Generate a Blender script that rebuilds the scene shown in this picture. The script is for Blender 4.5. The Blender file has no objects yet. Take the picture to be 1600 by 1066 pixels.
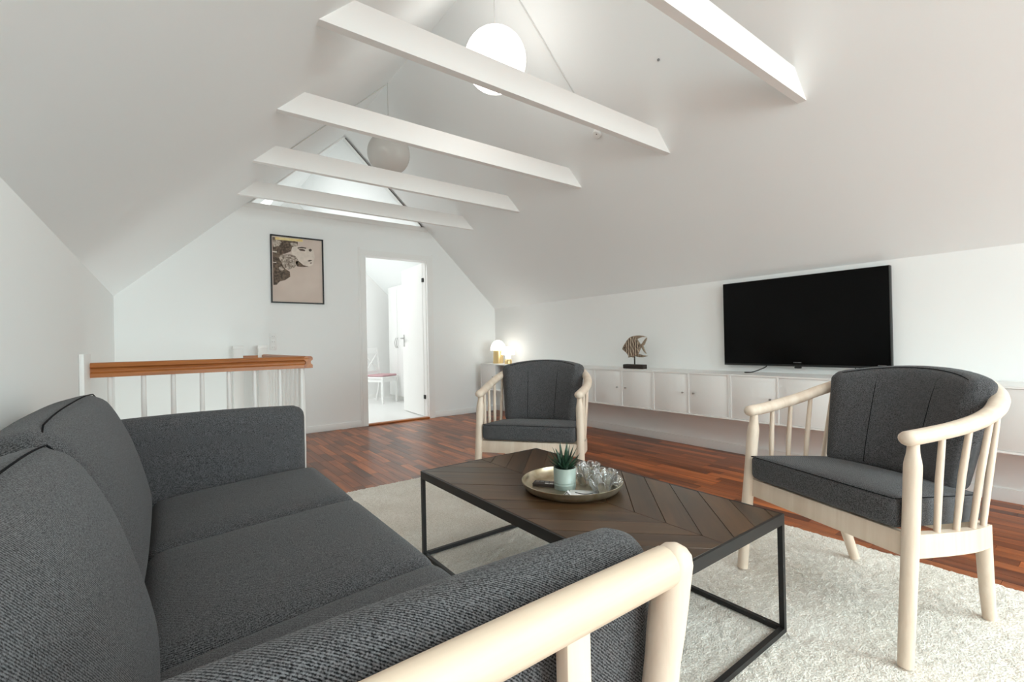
import bpy, bmesh, math, random
from mathutils import Vector, Matrix
random.seed(7)
S = bpy.context.scene
COL = S.collection
PI = math.pi

# ------------------------------------------------------------------ camera
CAMH = 0.98
yaw, pitch, roll = (math.radians(a) for a in (36.80, 0.2225, -1.1713))
fw = Vector((math.sin(yaw)*math.cos(pitch), math.cos(yaw)*math.cos(pitch), math.sin(pitch)))
r0 = Vector((math.cos(yaw), -math.sin(yaw), 0)); u0 = r0.cross(fw)
rt = r0*math.cos(roll) + u0*math.sin(roll); up = -r0*math.sin(roll) + u0*math.cos(roll)
cd = bpy.data.cameras.new('camera'); cam = bpy.data.objects.new('camera', cd); COL.objects.link(cam)
cd.sensor_width = 36; cd.lens = 36*725.8/1600; cd.clip_start = 0.02
cam.matrix_world = Matrix(((rt.x, up.x, -fw.x, 0), (rt.y, up.y, -fw.y, 0), (rt.z, up.z, -fw.z, CAMH), (0, 0, 0, 1)))
S.camera = cam

def project(p):
    d = Vector(p) - Vector((0, 0, CAMH)); z = d.dot(fw)
    if z < 0.05: return None
    return 800 + 725.8*d.dot(rt)/z, 533 - 725.8*d.dot(up)/z

# ------------------------------------------------------------------ world, exposure
S.view_settings.view_transform = 'Standard'; S.view_settings.look = 'None'
S.view_settings.gamma = 1; S.view_settings.use_curve_mapping = False
S.view_settings.exposure = 0.46
w = bpy.data.worlds.new('overcast_sky'); S.world = w; w.use_nodes = True
w.node_tree.nodes['Background'].inputs[0].default_value = (0.93, 0.97, 1.0, 1)
w.node_tree.nodes['Background'].inputs[1].default_value = 1.0
try:
    S.cycles.max_bounces = 12; S.cycles.diffuse_bounces = 10; S.cycles.glossy_bounces = 4
    S.cycles.transmission_bounces = 8; S.cycles.transparent_max_bounces = 24
    S.cycles.use_denoising = True; S.cycles.sample_clamp_indirect = 6
    S.cycles.caustics_reflective = False; S.cycles.caustics_refractive = False
except Exception: pass

# room constants
XL, XR, XA, ZK, ZA = -0.37, 3.90, 1.765, 1.485, 3.52
SL = (ZA-ZK)/(XA-XL); ANG = math.atan(SL); SLEN = math.hypot(ZA-ZK, XA-XL)
YN, YF, YW, YE = -6.0, 5.62, 5.74, 8.50       # near gable, far wall faces, end wall of the next room
def roof(x): return ZK + SL*(x-XL) if x < XA else ZK + SL*(XR-x)
# point on a slope: side -1 left, +1 right; s metres up from the knee, n outward offset
def slope(side, s, y, n=0.0):
    c, si = math.cos(ANG), math.sin(ANG)
    if side < 0: return Vector((XL + s*c - n*si, y, ZK + s*si + n*c))
    return Vector((XR - s*c + n*si, y, ZK + s*si + n*c))

# roof windows (side, y0, y1, s0, s1) and their daylight
SKY = [(-1, -3.60, -2.00, 0.6, 2.2), (1, -3.60, -2.00, 0.6, 2.2), (-1, 6.35, 7.75, 0.8, 2.2)]
SKYPOW = [72, 118, 38]
def daylight(name, loc, direction, sx, sy, power, col=(0.825, 1.0, 1.025), spread=PI):
    l = bpy.data.lights.new(name, 'AREA'); l.shape = 'RECTANGLE'; l.size = sx; l.size_y = sy
    l.energy = power; l.color = col; l.spread = spread
    o = bpy.data.objects.new(name, l); COL.objects.link(o); o.location = loc
    o.rotation_euler = Vector(direction).to_track_quat('-Z', 'Y').to_euler()
    return o
for (sd, a, b, s0, s1), pw in zip(SKY, SKYPOW):
    c = slope(sd, (s0+s1)/2, (a+b)/2, 0.24)
    nrm = slope(sd, 1, 0, 0) - slope(sd, 1, 0, 1)
    daylight('roof_window_daylight', c, nrm, b-a, s1-s0, pw, (0.825, 1.0, 1.025) if b < YF else (0.98, 1.0, 0.99))
WIN = (0.80, 3.10, 0.06, 2.15)                # gable window behind the photographer x0 x1 z0 z1
daylight('gable_window_daylight', (1.95, YN-0.22, 1.10), (0, 1, 0), 2.3, 2.0, 205)
daylight('stairwell_fill', (0.2, 4.68, -2.0), (0, 0, 1), 1.0, 1.75, 15, (0.95, 0.99, 0.97))  # added unseen fill light, shining up the shaft to brighten the far ceiling

# ------------------------------------------------------------------ materials
def new_mat(name):
    m = bpy.data.materials.new(name); m.use_nodes = True
    return m, m.node_tree, m.node_tree.nodes['Principled BSDF']
def lin(c): return tuple((v/255/12.92 if v/255 <= 0.04045 else ((v/255+0.055)/1.055)**2.4) for v in c) + (1,)
def plain(name, col, rough=0.5, metal=0, spec=0.5, bump=0, bscale=200, **kw):
    m, t, b = new_mat(name)
    b.inputs['Base Color'].default_value = tuple(col) + (1,) if len(col) == 3 else col
    b.inputs['Roughness'].default_value = rough; b.inputs['Metallic'].default_value = metal
    b.inputs['Specular IOR Level'].default_value = spec
    for k, v in kw.items(): b.inputs[k].default_value = v
    if bump:
        tc = t.nodes.new('ShaderNodeTexCoord'); n = t.nodes.new('ShaderNodeTexNoise'); n.inputs['Scale'].default_value = bscale
        bp = t.nodes.new('ShaderNodeBump'); bp.inputs['Strength'].default_value = bump; bp.inputs['Distance'].default_value = 0.002
        t.links.new(tc.outputs['Object'], n.inputs['Vector']); t.links.new(n.outputs['Fac'], bp.inputs['Height'])
        t.links.new(bp.outputs['Normal'], b.inputs['Normal'])
    return m
def ramp(t, fac, stops):
    r = t.nodes.new('ShaderNodeValToRGB'); e = r.color_ramp.elements
    while len(e) < len(stops): e.new(0.5)
    for el, (p, c) in zip(e, stops): el.position = p; el.color = c
    t.links.new(fac, r.inputs['Fac']); return r
def wood(name, c0, c1, axis=0, rough=0.4, scale=9, stretch=0.06, rand=0.0, coord='Object', spec=0.4, dist=3.0, extra=None):
    """streaky wood grain running along one axis"""
    m, t, b = new_mat(name)
    mp = t.nodes.new('ShaderNodeMapping')
    if coord == 'Position':
        g = t.nodes.new('ShaderNodeNewGeometry'); src = g.outputs['Position']
    else:
        tc = t.nodes.new('ShaderNodeTexCoord'); src = tc.outputs['Object']
    sc = [1, 1, 1]; sc[axis] = stretch; mp.inputs['Scale'].default_value = sc
    t.links.new(src, mp.inputs['Vector'])
    n = t.nodes.new('ShaderNodeTexNoise'); n.inputs['Scale'].default_value = scale; n.inputs['Detail'].default_value = 6
    n.inputs['Distortion'].default_value = dist*0.2; n.inputs['Roughness'].default_value = 0.65
    t.links.new(mp.outputs['Vector'], n.inputs['Vector'])
    r = ramp(t, n.outputs['Fac'], [(0.3, c0), (0.72, c1)])
    out = r.outputs['Color']
    if rand:
        oi = t.nodes.new('ShaderNodeObjectInfo'); gi = t.nodes.new('ShaderNodeNewGeometry')
        add = t.nodes.new('ShaderNodeMath'); add.operation = 'ADD'
        fr = t.nodes.new('ShaderNodeMath'); fr.operation = 'FRACT'
        t.links.new(oi.outputs['Random'], add.inputs[0]); t.links.new(gi.outputs['Random Per Island'], add.inputs[1]); t.links.new(add.outputs[0], fr.inputs[0])
        rr = ramp(t, fr.outputs[0], extra)
        mx = t.nodes.new('ShaderNodeMix'); mx.data_type = 'RGBA'; mx.blend_type = 'MULTIPLY'; mx.inputs['Factor'].default_value = rand
        t.links.new(out, mx.inputs['A']); t.links.new(rr.outputs['Color'], mx.inputs['B']); out = mx.outputs['Result']
        # shift the grain from piece to piece
        cmb = t.nodes.new('ShaderNodeCombineXYZ'); ml = t.nodes.new('ShaderNodeMath'); ml.operation = 'MULTIPLY'; ml.inputs[1].default_value = 37
        t.links.new(fr.outputs[0], ml.inputs[0])
        for k in range(3): t.links.new(ml.outputs[0], cmb.inputs[k])
        t.links.new(cmb.outputs[0], mp.inputs['Location'])
    t.links.new(out, b.inputs['Base Color'])
    b.inputs['Roughness'].default_value = rough; b.inputs['Specular IOR Level'].default_value = spec
    bp = t.nodes.new('ShaderNodeBump'); bp.inputs['Strength'].default_value = 0.08; bp.inputs['Distance'].default_value = 0.002
    t.links.new(n.outputs['Fac'], bp.inputs['Height']); t.links.new(bp.outputs['Normal'], b.inputs['Normal'])
    return m
def fabric(name, c0, c1, scale=420, twill=900):
    m, t, b = new_mat(name)
    tc = t.nodes.new('ShaderNodeTexCoord')
    n = t.nodes.new('ShaderNodeTexNoise'); n.inputs['Scale'].default_value = scale; n.inputs['Detail'].default_value = 3; n.inputs['Roughness'].default_value = 0.7
    t.links.new(tc.outputs['Object'], n.inputs['Vector'])
    wv = t.nodes.new('ShaderNodeTexWave'); wv.bands_direction = 'DIAGONAL'; wv.inputs['Scale'].default_value = twill/6.28
    wv.inputs['Distortion'].default_value = 1.5; wv.inputs['Detail Scale'].default_value = 3
    t.links.new(tc.outputs['Object'], wv.inputs['Vector'])
    mx = t.nodes.new('ShaderNodeMath'); mx.operation = 'MULTIPLY_ADD'; mx.inputs[1].default_value = 0.22
    t.links.new(wv.outputs['Fac'], mx.inputs[0]); t.links.new(n.outputs['Fac'], mx.inputs[2])
    r = ramp(t, mx.outputs[0], [(0.47, c0), (0.62, tuple((a+q)/2 for a, q in zip(c0, c1))), (0.77, c1)])
    t.links.new(r.outputs['Color'], b.inputs['Base Color'])
    b.inputs['Roughness'].default_value = 0.95; b.inputs['Specular IOR Level'].default_value = 0.15
    b.inputs['Sheen Weight'].default_value = 0.1; b.inputs['Sheen Roughness'].default_value = 0.5
    bp = t.nodes.new('ShaderNodeBump'); bp.inputs['Strength'].default_value = 0.5; bp.inputs['Distance'].default_value = 0.0015
    t.links.new(mx.outputs[0], bp.inputs['Height']); t.links.new(bp.outputs['Normal'], b.inputs['Normal'])
    return m
def pane_mat(name, refl=0.06):
    m = bpy.data.materials.new(name); m.use_nodes = True; t = m.node_tree; t.nodes.clear()
    o = t.nodes.new('ShaderNodeOutputMaterial'); a = t.nodes.new('ShaderNodeBsdfTransparent'); g = t.nodes.new('ShaderNodeBsdfGlossy')
    g.inputs['Roughness'].default_value = 0.02; x = t.nodes.new('ShaderNodeMixShader'); x.inputs[0].default_value = refl
    t.links.new(a.outputs[0], x.inputs[1]); t.links.new(g.outputs[0], x.inputs[2]); t.links.new(x.outputs[0], o.inputs[0])
    return m
def glow(name, col, strength, base=(0.9, 0.88, 0.84)):
    return plain(name, base, 0.6, **{'Emission Color': col + (1,), 'Emission Strength': strength})

M = {}
M['wall'] = plain('wall_paint', (0.865, 0.875, 0.865), 0.85, spec=0.25, bump=0.05, bscale=90)
M['ceil'] = plain('ceiling_paint', (0.865, 0.885, 0.885), 0.9, spec=0.2, bump=0.05, bscale=60)
M['trim'] = plain('white_lacquer', (0.85, 0.847, 0.83), 0.42, spec=0.4)
M['beam'] = plain('beam_paint', (0.86, 0.857, 0.842), 0.55, spec=0.35)
M['cab'] = plain('cabinet_lacquer', (0.83, 0.827, 0.81), 0.45, spec=0.4)
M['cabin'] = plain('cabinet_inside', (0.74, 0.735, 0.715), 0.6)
M['white2'] = plain('next_room_white', (0.84, 0.84, 0.83), 0.7)
M['whitefloor'] = plain('white_floor_paint', (0.82, 0.82, 0.81), 0.35)
M['parq'] = wood('parquet', lin((94, 44, 20)), lin((180, 104, 54)), axis=1, rough=0.30, scale=16, stretch=0.07, rand=1.0, coord='Position', spec=0.45,
                 extra=[(0.0, (0.40, 0.32, 0.28, 1)), (0.3, (0.75, 0.70, 0.66, 1)), (0.7, (1.05, 1.0, 0.95, 1)), (1.0, (1.7, 1.65, 1.5, 1))])
M['subfloor'] = plain('subfloor', lin((60, 28, 16)), 0.6)
M['beech'] = wood('soaped_beech', lin((212, 192, 172)), lin((228, 213, 196)), axis=2, rough=0.45, scale=22, stretch=0.05)
M['beechx'] = wood('soaped_beech_long', lin((208, 187, 163)), lin((226, 209, 188)), axis=0, rough=0.45, scale=22, stretch=0.05)
M['rail'] = wood('oiled_hardwood', lin((136, 74, 28)), lin((190, 120, 62)), axis=0, rough=0.35, scale=24, stretch=0.05)
M['raily'] = wood('oiled_hardwood_side', lin((136, 74, 28)), lin((190, 120, 62)), axis=1, rough=0.35, scale=24, stretch=0.05)
M['plank'] = wood('smoked_table_wood', lin((42, 29, 18)), lin((90, 65, 41)), axis=0, rough=0.33, scale=13, stretch=0.08, rand=0.7, spec=0.5,
                  extra=[(0.0, (0.7, 0.68, 0.66, 1)), (0.5, (0.95, 0.93, 0.9, 1)), (1.0, (1.25, 1.2, 1.15, 1))])
M['iron'] = plain('black_iron', (0.018, 0.017, 0.017), 0.45, metal=0.3)
M['fabric'] = fabric('charcoal_wool', lin((15, 15, 17)), lin((110, 110, 112)))
M['seam'] = plain('dark_seam', lin((26, 26, 28)), 0.95, spec=0.1)
M['screen'] = plain('tv_screen', (0.002, 0.002, 0.002), 0.22, spec=0.12)
M['black'] = plain('black_plastic', (0.006, 0.006, 0.006), 0.45)
M['logo'] = plain('grey_print', (0.2, 0.2, 0.2), 0.5)
M['steel'] = plain('brushed_steel', (0.45, 0.44, 0.43), 0.3, metal=1)
M['darkmetal'] = plain('dark_hinge', (0.04, 0.04, 0.04), 0.4, metal=0.8)
M['brass'] = plain('warm_brass', (0.80, 0.60, 0.30), 0.3, metal=0.85)
M['shade'] = glow('opal_lamp_shade', (1.0, 0.93, 0.83), 1.6)
M['shade2'] = glow('opal_lamp_shade_small', (1.0, 0.97, 0.92), 2.3)
M['stem2'] = glow('opal_lamp_stem', (1.0, 0.93, 0.8), 0.5)
M['paperlit'] = glow('lit_rice_paper', (1.0, 0.97, 0.92), 2.3)
M['paper'] = plain('rice_paper', (0.70, 0.69, 0.665), 0.9, spec=0.1)
M['cord'] = plain('pale_cord', (0.62, 0.61, 0.59), 0.6)
M['pane'] = pane_mat('clear_pane')
M['seal'] = plain('grey_seal', (0.10, 0.095, 0.085), 0.7)
M['dot'] = plain('dark_dot', (0.12, 0.11, 0.1), 0.6)

# ------------------------------------------------------------------ mesh helpers
class MB:
    def __init__(s): s.v = []; s.f = []
    def add(s, v, f):
        o = len(s.v); s.v += [Vector(p) for p in v]; s.f += [tuple(i+o for i in q) for q in f]; return s
    def box(s, x0, x1, y0, y1, z0, z1):
        return s.add([(x0,y0,z0),(x1,y0,z0),(x1,y1,z0),(x0,y1,z0),(x0,y0,z1),(x1,y0,z1),(x1,y1,z1),(x0,y1,z1)],
                     [(0,3,2,1),(4,5,6,7),(0,1,5,4),(1,2,6,5),(2,3,7,6),(3,0,4,7)])
    def hexa(s, lo, hi):
        return s.add(list(lo)+list(hi), [(0,3,2,1),(4,5,6,7),(0,1,5,4),(1,2,6,5),(2,3,7,6),(3,0,4,7)])
    def prism(s, poly, axis, a, b):
        """extrude a 2-d polygon along an axis (0: yz, 1: xz, 2: xy)"""
        def P(p, h): return (h, p[0], p[1]) if axis == 0 else (p[0], h, p[1]) if axis == 1 else (p[0], p[1], h)
        n = len(poly); v = [P(p, a) for p in poly] + [P(p, b) for p in poly]
        return s.add(v, [tuple(range(n)), tuple(range(2*n-1, n-1, -1))] + [(i, n+i, n+(i+1) % n, (i+1) % n) for i in range(n)])
    def lathe(s, prof, seg=24, c=(0, 0, 0)):
        v = []; f = []; n = len(prof)
        for k in range(seg):
            a = 2*PI*k/seg
            v += [(c[0]+r*math.cos(a), c[1]+r*math.sin(a), c[2]+z) for r, z in prof]
        for k in range(seg):
            k2 = (k+1) % seg
            for i in range(n-1): f.append((k*n+i, k2*n+i, k2*n+i+1, k*n+i+1))
        if prof[0][0] > 1e-5: f.append(tuple(k*n for k in range(seg))[::-1])
        if prof[-1][0] > 1e-5: f.append(tuple(k*n+n-1 for k in range(seg)))
        return s.add(v, f)
    def tube(s, pts, rad, n=12, ell=1.0, upv=None, cap=0):
        """round or oval bar along a path; rad a number or one per point; ell = height/width; cap = rounded end rings"""
        pts = [Vector(p) for p in pts]; m = len(pts)
        rad = list(rad) if hasattr(rad, '__len__') else [rad]*m
        if len(rad) != m:
            L_ = len(rad)-1; q_ = [i*L_/(m-1) for i in range(m)]
            rad = [rad[int(q)]*(1-q+int(q)) + rad[min(int(q)+1, L_)]*(q-int(q)) for q in q_]
        if cap:
            d0 = (pts[0]-pts[1]).normalized(); d1 = (pts[-1]-pts[-2]).normalized(); q0 = rad[0]; q1 = rad[-1]
            a = [math.radians(x) for x in (85, 55, 28)]
            pts = [pts[0]+d0*q0*math.sin(x)*cap for x in a] + pts + [pts[-1]+d1*q1*math.sin(x)*cap for x in a[::-1]]
            rad = [q0*math.cos(x) for x in a] + rad + [q1*math.cos(x) for x in a[::-1]]; m = len(pts)
        v = []; f = []; ref = Vector(upv) if upv else None; prev = None
        for i, p in enumerate(pts):
            t = (pts[min(i+1, m-1)] - pts[max(i-1, 0)]).normalized()
            if ref is not None: b = t.cross(ref)
            elif prev is None: b = t.cross(Vector((0, 0, 1)) if abs(t.z) < 0.9 else Vector((0, 1, 0)))
            else: b = prev - t*prev.dot(t)
            b.normalize(); prev = b; nn = b.cross(t).normalized()
            for k in range(n):
                a = 2*PI*k/n; v.append(p + b*rad[i]*math.cos(a) + nn*rad[i]*ell*math.sin(a))
        for i in range(m-1):
            for k in range(n): f.append((i*n+k, i*n+(k+1) % n, (i+1)*n+(k+1) % n, (i+1)*n+k))
        f.append(tuple(range(n))[::-1]); f.append(tuple(range((m-1)*n, m*n)))
        return s.add(v, f)
    def rbox(s, hx, hy, hz, r, n=10, fn=None, c=(0, 0, 0)):
        """rounded box from a subdivided cube, reshaped by fn(p, unit) for bulges and bends"""
        ids = {}; v = []; f = []
        def warp(a): return math.copysign(1-(1-abs(a))**1.6, a)
        def vid(i, j, k):
            key = (i, j, k)
            if key in ids: return ids[key]
            un = Vector((warp(2*i/n-1), warp(2*j/n-1), warp(2*k/n-1)))
            p = Vector((un.x*hx, un.y*hy, un.z*hz))
            q = Vector((max(-hx+r, min(hx-r, p.x)), max(-hy+r, min(hy-r, p.y)), max(-hz+r, min(hz-r, p.z))))
            d = p-q
            if d.length > 1e-9: p = q + d.normalized()*r
            if fn: p = fn(p, un)
            ids[key] = len(v); v.append(p + Vector(c)); return ids[key]
        for a in range(n):
            for b in range(n):
                f.append((vid(a,b,0), vid(a,b+1,0), vid(a+1,b+1,0), vid(a+1,b,0)))
                f.append((vid(a,b,n), vid(a+1,b,n), vid(a+1,b+1,n), vid(a,b+1,n)))
                f.append((vid(a,0,b), vid(a+1,0,b), vid(a+1,0,b+1), vid(a,0,b+1)))
                f.append((vid(a,n,b), vid(a,n,b+1), vid(a+1,n,b+1), vid(a+1,n,b)))
                f.append((vid(0,a,b), vid(0,a,b+1), vid(0,a+1,b+1), vid(0,a+1,b)))
                f.append((vid(n,a,b), vid(n,a+1,b), vid(n,a+1,b+1), vid(n,a,b+1)))
        return s.add(v, f)
    def xf(s, mtx):
        s.v = [mtx @ p for p in s.v]; return s
    def build(s, name, mat, parent=None, smooth=False, bevel=0, seg=2, auto=None):
        me = bpy.data.meshes.new(name); me.from_pydata([tuple(p) for p in s.v], [], s.f); me.update()
        bm = bmesh.new(); bm.from_mesh(me)
        bmesh.ops.recalc_face_normals(bm, faces=bm.faces)
        if bevel:
            es = [e for e in bm.edges if len(e.link_faces) == 2 and e.calc_face_angle(0) > 0.6]
            bmesh.ops.bevel(bm, geom=es, offset=bevel, segments=seg, profile=0.5, affect='EDGES')
        bm.to_mesh(me); bm.free()
        if smooth or bevel:
            me.polygons.foreach_set('use_smooth', [True]*len(me.polygons))
            try: me.set_sharp_from_angle(angle=math.radians(auto or (60 if smooth else 35)))
            except Exception: pass
        if mat: me.materials.append(M[mat] if isinstance(mat, str) else mat)
        o = bpy.data.objects.new(name, me); COL.objects.link(o)
        if parent is not None: o.parent = parent
        return o
def tag(o, label=None, cat=None, group=None, kind=None):
    if label: o['label'] = label
    if cat: o['category'] = cat
    if group: o['group'] = group
    if kind: o['kind'] = kind
    return o
def thing(name, label, cat, loc=(0, 0, 0), rz=0.0, group=None, kind=None):
    o = bpy.data.objects.new(name, None); COL.objects.link(o); o.location = loc; o.rotation_euler = (0, 0, rz)
    o.empty_display_size = 0.1
    return tag(o, label, cat, group, kind)
def copy_tree(o, parent=None):
    c = o.copy(); COL.objects.link(c); c.parent = parent
    for ch in list(o.children): copy_tree(ch, c)
    return c
def struct(mb, name, mat, label=None, parent=None, **kw):
    o = mb.build(name, mat, parent, **kw)
    if parent is None: o['kind'] = 'structure'
    if label: o['label'] = label
    return o
def catmull(P, k=6):
    P = [Vector(p) for p in P]; out = []
    for i in range(len(P)-1):
        a, b, c, d = P[max(i-1, 0)], P[i], P[i+1], P[min(i+2, len(P)-1)]
        for j in range(k):
            t = j/k; out.append(0.5*((2*b) + (c-a)*t + (2*a-5*b+4*c-d)*t*t + (3*b-a-3*c+d)*t**3))
    return out + [P[-1]]

# ------------------------------------------------------------------ room shell
SX1, SY0 = 0.80, 3.72                                    # stairwell opening: x to SX1, y from SY0 to the far wall
fl = MB()
fl.box(XL, XR, YN, SY0, -0.16, -0.012).box(SX1, XR, SY0, YF, -0.16, -0.012)
floor = struct(fl, 'floor', 'subfloor', 'reddish brown parquet floor of narrow strips')
# parquet strips along the room: the largest in view one by one, the rest joined
cells = []
wst = 0.07; nx = int(round((XR-XL)/wst)); wst = (XR-XL)/nx
rnd = random.Random(3)
for i in range(nx):
    x0 = XL + i*wst; y = YN - rnd.random()*0.4
    while y < YF:
        L = rnd.choice((0.30, 0.36, 0.42, 0.48, 0.54)); a, b = max(y, YN), min(y+L, YF); y += L
        if b-a < 0.03: continue
        if x0+wst > XL and x0 < SX1 and b > SY0:
            if a >= SY0: continue
            b = SY0
        cells.append((x0, x0+wst, a, b))
def share(c):
    x0, x1, a, b = c; ym = (a+b)/2; xm = (x0+x1)/2
    if xm < 2.54 and ym < 3.13 and xm > 0.2: return 0
    q = [project(p) for p in ((x0, a, 0), (x1, a, 0), (x1, b, 0), (x0, b, 0))]
    if any(p is None for p in q): return 0
    cx = sum(p[0] for p in q)/4; cy = sum(p[1] for p in q)/4
    if not (-40 < cx < 1640 and 0 < cy < 1100): return 0
    if cx < 478: return 0
    return 0.5*abs(sum(q[k][0]*q[(k+1) % 4][1]-q[(k+1) % 4][0]*q[k][1] for k in range(4)))
order = sorted(range(len(cells)), key=lambda k: -share(cells[k]))
single = set(order[:290]); rest = MB(); unit = None
for k, (x0, x1, a, b) in enumerate(cells):
    g = 0.0007
    if k in single:
        if unit is None:
            o = MB().box(-0.5, 0.5, -0.5, 0.5, -1, 0).build('parquet_strip', 'parq', floor); unit = o.data
        else:
            o = bpy.data.objects.new('parquet_strip', unit); COL.objects.link(o); o.parent = floor
        o.location = ((x0+x1)/2, (a+b)/2, 0); o.scale = (x1-x0-2*g, b-a-2*g, 0.012)
    else: rest.box(x0+g, x1-g, a+g, b-g, -0.012, 0)
tag(rest.build('parquet_field', 'parq', floor), kind='stuff')
# stair shaft below the opening
sh = MB()
sh.box(XL-0.1, XL, SY0-0.1, YW, -2.6, -0.001).box(SX1, SX1+0.1, SY0-0.1, YW, -2.6, -0.161).box(XL, SX1, SY0-0.1, SY0, -2.6, -0.161).box(XL, SX1, YF, YW, -2.6, -0.001)
struct(sh, 'wall_stairwell', 'wall', 'white walls of the stairwell below the railing')
struct(MB().box(XL, SX1, SY0, YF, -2.7, -2.6), 'floor', 'subfloor', 'dark floor at the foot of the stairwell')
# knee walls
struct(MB().box(XL-0.15, XL, YN-0.15, YE+0.1, 0, ZK), 'wall_left', 'wall', 'low white knee wall behind the sofa')
struct(MB().box(XR, XR+0.15, YN-0.15, YE+0.1, 0, ZK), 'wall_right', 'wall', 'low white knee wall carrying the television')
# far gable wall with door opening and open top triangle
ZT = 2.535; xtl = XL + (ZT-ZK)/SL; xtr = XR - (ZT-ZK)/SL; DX0, DX1, DZ = 1.955, 2.835, 2.115
fwm = MB()
fwm.prism([(XL, 0), (DX0, 0), (DX0, ZT), (xtl, ZT), (XL, ZK)], 1, YF, YW)
fwm.prism([(DX0, DZ), (DX1, DZ), (DX1, roof(DX1)), (xtr, ZT), (DX0, ZT)], 1, YF, YW)
fwm.prism([(DX1, 0), (XR, 0), (XR, ZK), (DX1, roof(DX1))], 1, YF, YW)
struct(fwm, 'wall_far', 'wall', 'white gable wall with the open doorway and framed print')
# near gable wall with its window
nw = MB()
nw.prism([(XL, 0), (WIN[0], 0), (WIN[0], roof(WIN[0])), (XL, ZK)], 1, YN-0.15, YN)
nw.prism([(WIN[1], 0), (XR, 0), (XR, ZK), (WIN[1], roof(WIN[1]))], 1, YN-0.15, YN)
nw.prism([(WIN[0], 0), (WIN[1], 0), (WIN[1], WIN[2]), (WIN[0], WIN[2])], 1, YN-0.15, YN)
nw.prism([(WIN[0], WIN[3]), (WIN[1], WIN[3]), (WIN[1], roof(WIN[1])), (XA, ZA), (WIN[0], roof(WIN[0]))], 1, YN-0.15, YN)
struct(nw, 'wall_near', 'wall', 'white gable wall with a wide window behind the sofa')
wn = struct(MB().box(WIN[0], WIN[1], YN-0.12, YN-0.05, WIN[2], WIN[2]+0.06).box(WIN[0], WIN[1], YN-0.12, YN-0.05, WIN[3]-0.06, WIN[3])
       .box(WIN[0], WIN[0]+0.06, YN-0.12, YN-0.05, WIN[2]+0.06, WIN[3]-0.06).box(WIN[1]-0.06, WIN[1], YN-0.12, YN-0.05, WIN[2]+0.06, WIN[3]-0.06)
       .box(1.92, 1.98, YN-0.12, YN-0.05, WIN[2]+0.06, WIN[3]-0.06), 'window_1', 'trim', 'white wide gable window behind the photographer')
for a, b in ((WIN[0]+0.06, 1.92), (1.98, WIN[1]-0.06)): MB().box(a, b, YN-0.09, YN-0.085, WIN[2]+0.06, WIN[3]-0.06).build('pane', 'pane', wn)
# roof slopes with the roof-window openings
def roof_slope(side, holes, label):
    ys = sorted({YN-0.15, YE+0.1, *[h[1] for h in holes], *[h[2] for h in holes]})
    ss = sorted({0.0, SLEN, *[h[3] for h in holes], *[h[4] for h in holes]})
    mb = MB()
    for a, b in zip(ys, ys[1:]):
        for c, d in zip(ss, ss[1:]):
            if any(h[1] <= a and b <= h[2] and h[3] <= c and d <= h[4] for h in holes): continue
            mb.hexa([slope(side, c, a), slope(side, d, a), slope(side, d, b), slope(side, c, b)],
                    [slope(side, c, a, 0.2), slope(side, d, a, 0.2), slope(side, d, b, 0.2), slope(side, c, b, 0.2)])
    return struct(mb, 'ceiling', 'ceil', label)
roof_slope(-1, [h for h in SKY if h[0] < 0], 'white sloping ceiling above the sofa')
roof_slope(1, [h for h in SKY if h[0] > 0], 'white sloping ceiling above the television')
struct(MB().prism([(XA-0.2, ZA+0.09), (XA+0.2, ZA+0.09), (XA, ZA+0.33)], 1, YN-0.15, YE+0.1), 'trim_1', 'ceil', 'ridge capping along the top of the roof')
def slope_box(mb, side, y0, y1, s0, s1, n0, n1):
    return mb.hexa([slope(side, s0, y0, n0), slope(side, s1, y0, n0), slope(side, s1, y1, n0), slope(side, s0, y1, n0)],
                   [slope(side, s0, y0, n1), slope(side, s1, y0, n1), slope(side, s1, y1, n1), slope(side, s0, y1, n1)])
for k, (sd, a, b, s0, s1) in enumerate(SKY):
    m = MB(); q = 0.05
    slope_box(m, sd, a, b, s0, s0+q, 0.12, 0.19); slope_box(m, sd, a, b, s1-q, s1, 0.12, 0.19)
    slope_box(m, sd, a, a+q, s0+q, s1-q, 0.12, 0.19); slope_box(m, sd, b-q, b, s0+q, s1-q, 0.12, 0.19)
    wk = struct(m, 'window_%d' % (k+3), 'trim', ['white roof window in the sofa side slope', 'white roof window in the television side slope', 'white roof window in the room beyond'][k])
    slope_box(MB(), sd, a+q, b-q, s0+q, s1-q, 0.15, 0.155).build('pane', 'pane', wk)
# triangular glazing over the far wall
tri = MB(); fr = 0.014
for sd in (-1, 1):
    s0 = (ZT-ZK)/math.sin(ANG)
    slope_box(tri, sd, YF+0.03, YF+0.09, s0, SLEN-0.01, -fr, -0.0005)
tri.box(xtl+0.02, xtr-0.02, YF+0.03, YF+0.09, ZT+0.0005, ZT+fr)
tw = struct(tri, 'window_2', 'trim', 'triangular glazed gable opening above the far wall')
MB().prism([(xtl+0.025, ZT+0.012), (xtr-0.025, ZT+0.012), (XA, ZA-0.025)], 1, YF+0.058, YF+0.062).build('pane', 'pane', tw)
slope_box(MB(), 1, YF+0.012, YF+0.03, s0+0.03, SLEN-0.03, -0.019, -0.0145).build('seal', 'seal', tw)
# ledge line below the glazing
struct(MB().box(xtl-0.10, xtr+0.02, YF-0.006, YF, ZT-0.055, ZT-0.047), 'trim_2', 'trim', 'thin white moulding under the triangular glazing')
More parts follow.
